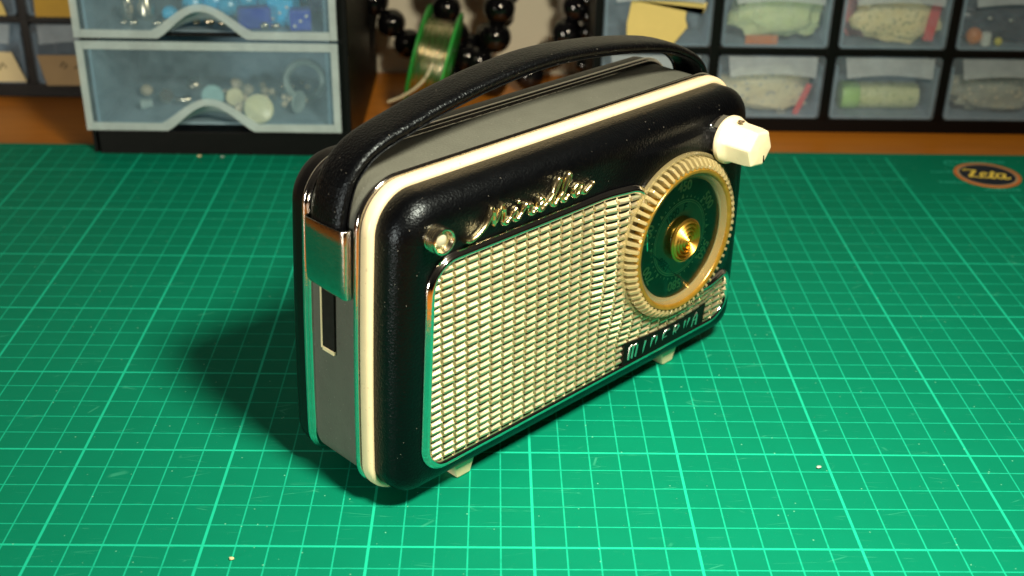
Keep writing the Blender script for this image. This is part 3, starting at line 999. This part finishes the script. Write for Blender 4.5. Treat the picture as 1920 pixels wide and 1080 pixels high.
for x, y, r in ((-.80, 38.1, .34), (-.06, 37.2, .34), (-.05, 35.9, .26), (.02, 34.3, .28), (.55, 38.4, .2), (2.25, 36.5, .2), (2.5, 35.9, .2), (2.3, 35.2, .2)):
    thing('pearl', MB().sphere((0, 0, r), r, 12), M['pearl'], (x, y, FL), 'warm white pearl bead loose among the buttons in the lower drawer', 'bead', PL)
rq = random.Random(12)
for i in range(16):
    r = rq.uniform(.14, .26)
    thing('pearl', MB().sphere((0, 0, r), r, 10), M['pearl'] if i % 3 else M['steel'], (rq.uniform(-1.4, 4.2), rq.uniform(35.9, 39.4), FL), 'tiny pale bead in the loose heap across the lower drawer', 'bead', 'tiny beads in the lower frosted drawer')
thing('bead', MB().sphere((0, 0, .36), .36, 12, (1, 1, .95)), M['pearl'], (-5.6, 36.8, FL), 'cream bead farthest left in the lower frosted drawer', 'bead', G1)
thing('nut', MB().lathe([(.2, 0), (.42, 0), (.42, .34), (.2, .34)], 6), M['steel'], (-4.33, 35.8, FL + .3), 'gold coloured hexagonal nut lying in the lower drawer', 'nut', G1, rot=(.9, .3, .4), angle=20)
thing('clasp_finding', MB().lathe([(.28, 0), (.30, .1), (.22, .5), (.28, .62)], 20), M['shellm'], (-5.35, 34.5, FL + .3), 'dull grey metal end cap lying at the lower drawer front', 'finding', G1, rot=(0, 1.5, .3))
thing('clasp_finding', MB().lathe([(.24, 0), (.28, .2), (.14, .45), (.12, .8)], 20), M['steel'], (-2.9, 35.5, FL + .28), 'small tapered steel end cap left of the teal button', 'finding', G1, rot=(0, -1.5, .2))
thing('dome_cap', MB().lathe([(.5, 0), (.48, .2), (.36, .4), (.16, .5), (.01, .52)], 28), M['steel'], (-3.35, 38.7, FL), 'domed steel cap standing at the back of the lower drawer', 'finding', G1)
thing('ring', MB().tube([(1.0 * math.cos(a), 0, 1.0 * math.sin(a)) for a in [2 * PI * i / 40 for i in range(40)]], circ(.2, .28, 8), closed=True, up=(0, 1, 0)),
      M['shellm'], (3.3, 36.3, FL + 1.2), 'pale grey ring leaning in the right end of the lower drawer', 'ring', G1, rot=(-.2, 0, .2))
thing('earring_hook', MB().lathe([(.10, 0), (.13, .25), (.05, .55)], 14), M['steel'], (1.5, 36.6, FL), 'tiny bright steel cone right of the largest cream button', 'finding', G1, rot=(.2, .2, 0))

FU = 6.60
G2 = 'beads and findings in the upper frosted drawer'
thing('tassel_cap', MB().lathe([(.34, 0), (.36, .8), (.26, 1.2), (.08, 1.35)], 24), M['steel'], (-5.5, 34.9, FU), 'slim steel tassel cap standing at left of the upper drawer', 'finding', G2)
thing('tassel_cap', MB().lathe([(.20, 0), (.46, .35), (.42, .8), (.16, 1.35)], 24), M['steel'], (-4.45, 34.6, FU), 'bulging steel tassel cap right of the slim one', 'finding', G2)
for x, y, r in ((-5.4, 33.5, .17), (-4.8, 33.2, .24), (-3.6, 33.2, .22), (-3.2, 33.5, .2), (1.9, 33.1, .22), (2.5, 33.1, .2), (3.9, 33.1, .22), (-1.0, 33.6, .25), (-.3, 33.5, .2), (-1.7, 33.7, .2)):
    thing('metal_bead', MB().sphere((0, 0, r), r, 10, (1.2, 1, .9)), M['steel'], (x, y, FU), 'small dull gold metal bead on the floor of the upper drawer', 'bead', 'metal beads in the upper drawer')
thing('bead', MB().sphere((0, 0, .42), .42, 12), M['cyan'], (-3.2, 34.4, FU), 'round blue bead alone left of the cyan cluster', 'bead', G2)
for i, (x, y, z, r, lb) in enumerate(((-2.3, 35.8, 0, .55, 'cyan glass bead at the left of the cluster'), (-1.3, 36.2, 0, .6, 'cyan glass bead second from left in the cluster'), (-.4, 35.6, 0, .52, 'cyan glass bead third from left in the cluster'), (.4, 36.3, 0, .6, 'cyan glass bead at the right end of the cluster'))):
    thing('glass_bead', MB().sphere((0, 0, r), r, 7, (1.1, .9, 1)), M['cyan'], (x, y, FU + z), lb, 'bead', G2, smooth=False)
thing('navy_block', MB().box(-.85, .85, -.45, .45, 0, 1.1), M['navy'], (1.35, 33.4, FU), 'navy blue rectangular bead lying left of the cyan cube', 'bead', G2, smooth=False, rot=(0, 0, .25)).modifiers.new('bevel', 'BEVEL').width = .0012
def dotted(name, mat, size, loc, rot, label):
    t = empty(name, loc, rot); tag(t, label, 'bead', G2)
    s = size
    MB().box(-s, s, -s * .8, s * .8, 0, 2 * s).build('cube_body', mat, t, smooth=False, bevel=.1)
    d = MB()
    for a, b in ((-.55, .55), (0, 1), (.55, 1.45)):
        d.sphere((a * s, -s * .8, b * s), .09, 8)
    d.build('dot', M['dot'], t)
dotted('dice_bead', M['cyan'], .72, (2.75, 34.2, FU), (0, 0, -.2), 'bright cyan cube bead with white dots in the upper drawer')
dotted('dice_bead', M['navy'], .55, (3.75, 33.2, FU), (0, 0, .15), 'navy cube bead with white dots in front of the cyan cube')
thing('glass_bead', MB().sphere((0, 0, .6), .6, 7), M['navy'], (4.3, 36.3, FU), 'navy glass bead behind the dotted navy cube', 'bead', G2, smooth=False)
thing('glass_bead', MB().sphere((0, 0, .55), .55, 7), M['cyan'], (1.6, 36.2, FU), 'cyan glass bead behind the navy rectangular bead', 'bead', G2, smooth=False)

rq = random.Random(5)
for i in range(12):
    r = rq.uniform(.3, .5)
    thing('glass_bead', MB().sphere((0, 0, r), r, 6, (1.1, .9, 1)), M['cyan'] if rq.random() < .6 else M['navy'], (-2.6 + i * .62, rq.uniform(37.0, 39.2), FU + rq.uniform(0, .05)), 'blue glass bead in the heap at the back of the upper drawer', 'bead', 'blue beads heaped in the upper drawer', smooth=False)
# ------------------------------------------------------------------ small parts cabinets (grid of clear drawers)
def parts_cabinet(x0, ncol, yf, zb, nrow, depth, label, x_left_wall):
    c = empty('parts_cabinet', (x0, yf, zb))
    tag(c, label, 'parts cabinet')
    CP, RP = 6.58, 4.10
    DWI, DH = 6.0, 3.62
    m = MB()
    W = ncol * CP + .5
    H = nrow * RP + .9
    m.box(-x_left_wall, W, .25, depth, 0, .92 - .04)
    for r in range(1, nrow + 1):
        z = .90 + r * RP
        m.box(0, W - .5, .14, depth - .3, z - .46, z)
    for k in range(ncol + 1):
        x = k * CP - .0
        if k == 0: m.box(-x_left_wall, .0, .1, depth, .88, H)
        else: m.box(x - .56, x, .1, depth - .3, .88, H)
    m.box(0, W - .5, depth - .3, depth, .88, H)
    m.build('cabinet_frame', M['cab'], c, smooth=False, bevel=.05)
    for r in range(nrow):
        for k in range(ncol):
            xa, za = k * CP + .01, .92 + r * RP
            d = MB().prism(rounded([(xa, za), (xa + DWI, za), (xa + DWI, za + DH), (xa, za + DH)], [.22] * 4, 0, 5, 2), 0, .12).build('drawer', M['frost_grey'], c, smooth=False)
            t = MB()
            t.box(xa + .1, xa + .2, .12, depth - 1, za + .1, za + DH - .6)
            t.box(xa + DWI - .2, xa + DWI - .1, .12, depth - 1, za + .1, za + DH - .6)
            t.box(xa + .2, xa + DWI - .2, .12, depth - 1, za + .03, za + .12)
            t.box(xa + .2, xa + DWI - .2, 3.4, 3.5, za + .13, za + DH - .4)
            t.build('tray', M['tray_grey'], d, smooth=False)
            p = MB()
            N = 10
            top, bot = [], []
            for i in range(N + 1):
                q = i / N
                top.append((xa + .50 + (DWI - 1.0) * q, za + DH - .06))
                bot.append((xa + .60 + (DWI - 1.2) * q, za + DH - 1.08 + .20 * math.sin(PI * q)))
            vs = [(a, -.01, b) for a, b in top] + [(a, -.42, b) for a, b in bot] + [(a, -.11, b + .06) for a, b in top] + [(a, -.50, b) for a, b in bot]
            n1 = N + 1
            fsx = []
            for i in range(N):
                fsx += [(i, i + 1, n1 + i + 1, n1 + i), (2 * n1 + i, 3 * n1 + i, 3 * n1 + i + 1, 2 * n1 + i + 1),
                        (i, 2 * n1 + i, 2 * n1 + i + 1, i + 1), (n1 + i, n1 + i + 1, 3 * n1 + i + 1, 3 * n1 + i)]
            fsx += [(0, n1, 3 * n1, 2 * n1), (N, 2 * n1 + N, 3 * n1 + N, n1 + N)]
            p.add(vs, fsx)
            p.build('drawer_pull', M['frost_pull'], d, smooth=False)
    return c
parts_cabinet(19.72, 5, 37.5, -.3, 2, 10.0, 'black parts cabinet of clear drawers behind the radio on the right', .48)
parts_cabinet(-13.52 - 2 * 6.58, 3, 42.0, -.3, 2, 5.8, 'black parts cabinet with yellow paper labels, left of the blue drawer unit', .4)

def paper(pts, y, mat, label, thick=.03, marks=None):
    t = MB().prism(pts, y, y + thick).build('paper_label', mat, None, smooth=False)
    tag(t, label, 'paper label', 'paper labels on the parts drawers')
    if marks:
        m = MB()
        for st_ in marks: m.tube([(a, y - .008, b) for a, b in st_], circ(.05, .01, 6), up=(0, 1, 0))
        m.build('pencil_mark', M['ink'], t)
    return t
paper([(21.05, 4.7), (23.5, 4.7), (24.35, 5.85), (24.2, 6.3), (24.25, 6.95), (25.3, 6.9), (25.1, 6.55), (25.35, 7.2), (23.9, 7.25), (21.2, 7.3), (21.0, 6.0)],
      37.42, M['note'], 'torn yellow paper label on the top clear drawer nearest the beads')
paper([(-15.9, .75), (-14.12, .75), (-14.4, 1.5), (-14.75, 2.55), (-16.1, 2.6), (-18.2, 2.5), (-18.4, .8)], 41.92, M['note_cream'],
      'cream torn paper label on the bottom drawer at the left edge', marks=[[(-15.6, 1.5), (-15.4, 1.9), (-15.2, 1.6)]])
paper([(-12.95, .55), (-8.6, .6), (-8.5, 2.45), (-13.3, 2.4)], 41.92, M['note_brown'],
      'dim brown paper label on the bottom drawer beside the blue unit', marks=[[(-12.0, 1.7), (-11.8, 2.0), (-11.6, 1.8), (-11.8, 1.6)], [(-11.2, 1.6), (-11.0, 1.75)]])
paper([(-13.0, 4.7), (-8.6, 4.7), (-8.5, 6.9), (-13.2, 6.85), (-12.95, 5.9)], 41.92, M['note_ochre'], 'ochre paper label on the upper drawer beside the blue unit')
paper([(-17.8, 4.75), (-14.65, 4.75), (-14.8, 5.4), (-15.2, 6.3), (-15.6, 6.9), (-18, 6.9)], 41.92, M['note'], 'bright yellow paper label on the upper drawer at the left edge')

def lump(name, mat, c, size, seed, label, cat, amp=.18, zfloor=None):
    m = MB().sphere((0, 0, 0), 1, 16)
    for v in m.v:
        d = v.copy()
        k = 1 + 1.5 * amp * (noise.noise(d * 2.1 + Vector((seed, 0, 0))) + .6 * noise.noise(d * 4.1 + Vector((0, seed, 0))))
        v.x = math.copysign(abs(d.x) ** .7, d.x) * size[0] * k
        v.y = math.copysign(abs(d.y) ** .8, d.y) * size[1] * k
        v.z = math.copysign(abs(d.z) ** .75, d.z) * size[2] * k
    lo = min(v.z for v in m.v)
    for v in m.v: v.z -= lo
    return thing(name, m, mat, c, label, cat, None)
RF0, RF1 = .75, 4.85
lump('bag_of_beads', M['bag_green'], (29.4, 38.7, RF1), (2.5, .8, 1.35), 3, 'pale green bag of beads in the second upper clear drawer', 'bag')
lump('bag_of_beads', M['bag_straw'], (36.2, 38.6, RF1), (2.4, .7, 1.15), 5, 'bag of straw coloured chips in the third upper clear drawer', 'bag')
lump('bag_of_beads', M['bag_pink'], (34.9, 39.7, RF1), (2.2, .4, 1.55), 8, 'dark pink bag standing behind the straw coloured chips', 'bag')
lump('bag_of_beads', M['bag_beige'], (29.1, 38.6, RF0), (2.6, .8, 1.2), 11, 'crumpled beige bag in the second lower clear drawer', 'bag')
lump('bead_heap', M['dark_bits'], (42.6, 39.4, RF1), (2.9, 1.0, 1.2), 14, 'heap of dark blue beads in the upper drawer at the right edge', 'beads')
lump('pin_heap', M['pinpile'], (42.5, 39.0, RF0), (2.8, 1.0, 1.0), 17, 'heap of silver pins in the lower drawer at the right edge', 'pins')
lump('bag_of_beads', M['bag_beige'], (22.6, 38.7, RF0), (2.2, .7, 1.0), 19, 'crumpled beige bag in the lower drawer behind the radio handle', 'bag')
thing('orange_strip', MB().box(-.9, .9, -.03, .03, 0, .5), M['sticker_rim'], (28.6, 37.8, RF1), 'orange strip low in front of the pale green bag', 'strip', smooth=False)
MBt = MB().box(-.28, .28, -.03, .03, 0, 2.2)
thing('red_strip', MBt, M['red'], (37.9, 37.85, RF1 + .3), 'bright red plastic strip upright in front of the straw coloured chips', 'strip', smooth=False, rot=(0, .12, 0))
thing('red_strip', MB().box(-.16, .16, -.03, .03, 0, 1.9), M['red'], (31.0, 37.9, RF0), 'dark red plastic strip leaning right of the beige bag', 'strip', smooth=False, rot=(0, .35, 0))
thing('capsule', MB().sphere((0, 0, .48), .5, 12, (.9, .9, 1.0)), M['orange'], (40.65, 38.3, RF1), 'orange round bead in the upper drawer at the right edge', 'bead')
thing('capsule', MB().lathe([(.2, 0), (.28, .08), (.28, .72), (.2, .8)], 20), M['dot'], (41.25, 38.0, RF1), 'white capsule bead right of the orange bead', 'bead')
thing('capsule', MB().sphere((0, 0, .24), .24, 10), M['yellow'], (42.0, 38.1, RF1), 'small yellow bead right of the white capsule bead', 'bead')
for x, z in ((41.4, 6.35), (42.6, 6.25), (43.6, 6.0), (44.4, 5.8)):
    thing('silver_bead', MB().sphere((0, 0, 0), .12, 8, (1.5, .8, .9)), M['silver'], (x, 38.3, z), 'tiny silver bead lying on the dark blue bead heap', 'bead', 'silver beads on the dark blue heap')
jar = empty('bead_jar', (33.75, 39.2, RF0 + .78), (0, PI / 2, 0))
tag(jar, 'jar of pale green beads with lime cap lying in the third lower drawer', 'jar')
MB().lathe([(.3, 1.05), (.74, 1.1), (.76, 1.3), (.76, 4.3), (.70, 4.5), (.3, 4.55)], 32).build('jar_body', M['jar'], jar)
MB().lathe([(.5, 0), (.78, .06), (.80, .15), (.80, 1.0), (.74, 1.08)], 32).build('jar_cap', M['lime'], jar)
for i, (x, y) in enumerate(((30.1, 37.95), (30.35, 38.0), (30.15, 38.25))):
    thing('screw', MB().lathe([(.18, 0), (.2, .12), (.08, .16), (.07, .5)], 16), M['silver'], (x, y, RF0), 'small silver screw standing at the front of the beige bag drawer', 'screw', 'silver screws by the beige bag')

# ------------------------------------------------------------------ black bead strings hanging by the wall
bead_me = None
def bead_string(label, pts, r0, rvar, seed):
    global bead_me
    t = empty('bead_necklace', pts[0])
    tag(t, label, 'necklace', 'black bead necklaces hanging behind the radio')
    P3 = spline([Vector(p) - Vector(pts[0]) for p in pts], 30)
    MB().tube(P3[::4] + [P3[-1]], circ(.05, .05, 6)).build('cord', M['cord'], t)
    rnd = random.Random(seed)
    acc, last = 0, P3[0]
    need = 0
    for i, p in enumerate(P3):
        acc += (p - last).length; last = p
        if acc >= need:
            r = r0 * rnd.uniform(1 - rvar, 1 + rvar)
            if bead_me is None:
                m = MB().lathe([(.12, -.93), (.38, -.90), (.72, -.68), (.93, -.36), (1, 0), (.93, .36), (.72, .68), (.38, .90), (.12, .93)], 24)
                o = m.build('bead', M['bead'], t, angle=80); bead_me = o.data
            else:
                o = bpy.data.objects.new('bead', bead_me); COL.objects.link(o); o.parent = t
            o.location = p * CM
            o.scale = (r, r, r)
            q = P3[min(i + 1, len(P3) - 1)] - P3[max(i - 1, 0)]
            o.rotation_euler = q.to_track_quat('Z', 'Y').to_euler()
            acc = 0; need = r * 1.80
YB = 44.2
def bp(pts): return [(x, y, z) for x, y, z in pts]
bead_string('black bead string at the far left, passing behind the green spool', [(5.9, YB, 8.6), (6.15, YB, 6.4), (6.6, YB, 5.1), (7.5, YB, 4.0), (8.6, YB, 2.6), (9.8, YB, 1.3), (11.0, YB, .6), (12.2, YB + .2, .55)], .90, .06, 1)
bead_string('short black bead string hanging straight above the green spool', [(10.4, YB - .4, 8.5), (10.6, YB - .3, 7.0), (10.75, YB, 5.4), (11.1, YB + .1, 3.8), (11.9, YB, 2.2), (12.4, YB, 1.2)], .95, .05, 2)
bead_string('thick double black bead string right of the green spool', [(13.3, YB - .3, 8.6), (13.75, YB - .2, 6.6), (14.0, YB - .2, 5.2), (13.9, YB - .2, 3.7), (13.3, YB - .2, 2.4), (12.6, YB - .3, 1.4), (13.3, YB - .5, .7), (14.6, YB - .6, .5)], 1.0, .06, 3)
bead_string('black bead string second in depth, curving to the spool', [(14.6, YB + .8, 8.6), (14.5, YB + .8, 6.4), (14.3, YB + .9, 4.6), (13.4, YB + .8, 3.2), (12.6, YB + .8, 2.9), (12.0, YB + .9, 2.2)], .82, .06, 4)
bead_string('black bead string at the right beside the clear drawers', [(18.6, YB, 8.6), (18.6, YB, 6.6), (18.7, YB, 5.0), (18.2, YB, 3.6), (17.3, YB, 2.4), (16.3, YB, 1.2), (15.4, YB, .6), (14.6, YB + .4, .5)], .92, .06, 5)
bead_string('slim black bead string hugging the cabinet side', [(19.3, YB - .3, 8.8), (19.3, YB - .3, 6.6), (19.4, YB - .3, 4.4), (19.3, YB - .3, 2.2), (19.1, YB - .3, .5)], .55, .08, 6)
# slanted black strap beside the drawer unit
tag(MB().tube([(7.0, 43.5, 9.0), (6.5, 43.6, 5.6), (5.9, 43.8, 2.4), (5.7, 44.0, -.28)], [(-.42, -.08), (.42, -.08), (.42, .08), (-.42, .08)], up=(0, 1, 0)).build('strap', M['cab'], smooth=False),
    'black flat strap hanging at a slant beside the drawer unit', 'strap')

# ------------------------------------------------------------------ green wire spool
TIL = math.radians(13)
sp = empty('wire_spool', (10.22, 40.0, 2.98), (0, TIL, 0))
tag(sp, 'green plastic spool of pale gold wire leaning behind the radio handle', 'wire spool')
AX = Matrix.Rotation(math.radians(-6), 4, 'Z') @ Matrix.Rotation(PI / 2, 4, 'Y')
for h in (-1.02, .84):
    MB().lathe([(.9, h), (2.9, h), (3.04, h + .05), (3.04, h + .15), (2.9, h + .2), (.9, h + .2)], 72, AX, cap0=False, cap1=False).build('flange', M['green'], sp, angle=40)
MB().lathe([(.9, -1.0), (.9, 1.0)], 40, AX, cap0=False, cap1=False).build('core', M['green'], sp)
wo = MB().lathe([(.9, -.80)] + [(2.42 + .03 * math.sin(3.1 * h) + .012 * math.sin(23 * h), h) for h in [-.80 + .02 * i for i in range(82)]] + [(.9, .82)], 64, AX, cap0=False, cap1=False).build('wire_winding', M['wire'], sp, angle=70)
we = spline([(-.05, -2.45, .55), (-.25, -2.62, -.2), (-.7, -2.72, -.95), (-1.35, -2.8, -1.6), (-2.05, -2.8, -2.1)], 8)
MB().tube(we, circ(.085, .085, 8)).build('wire_end', M['wire_end'], wo)
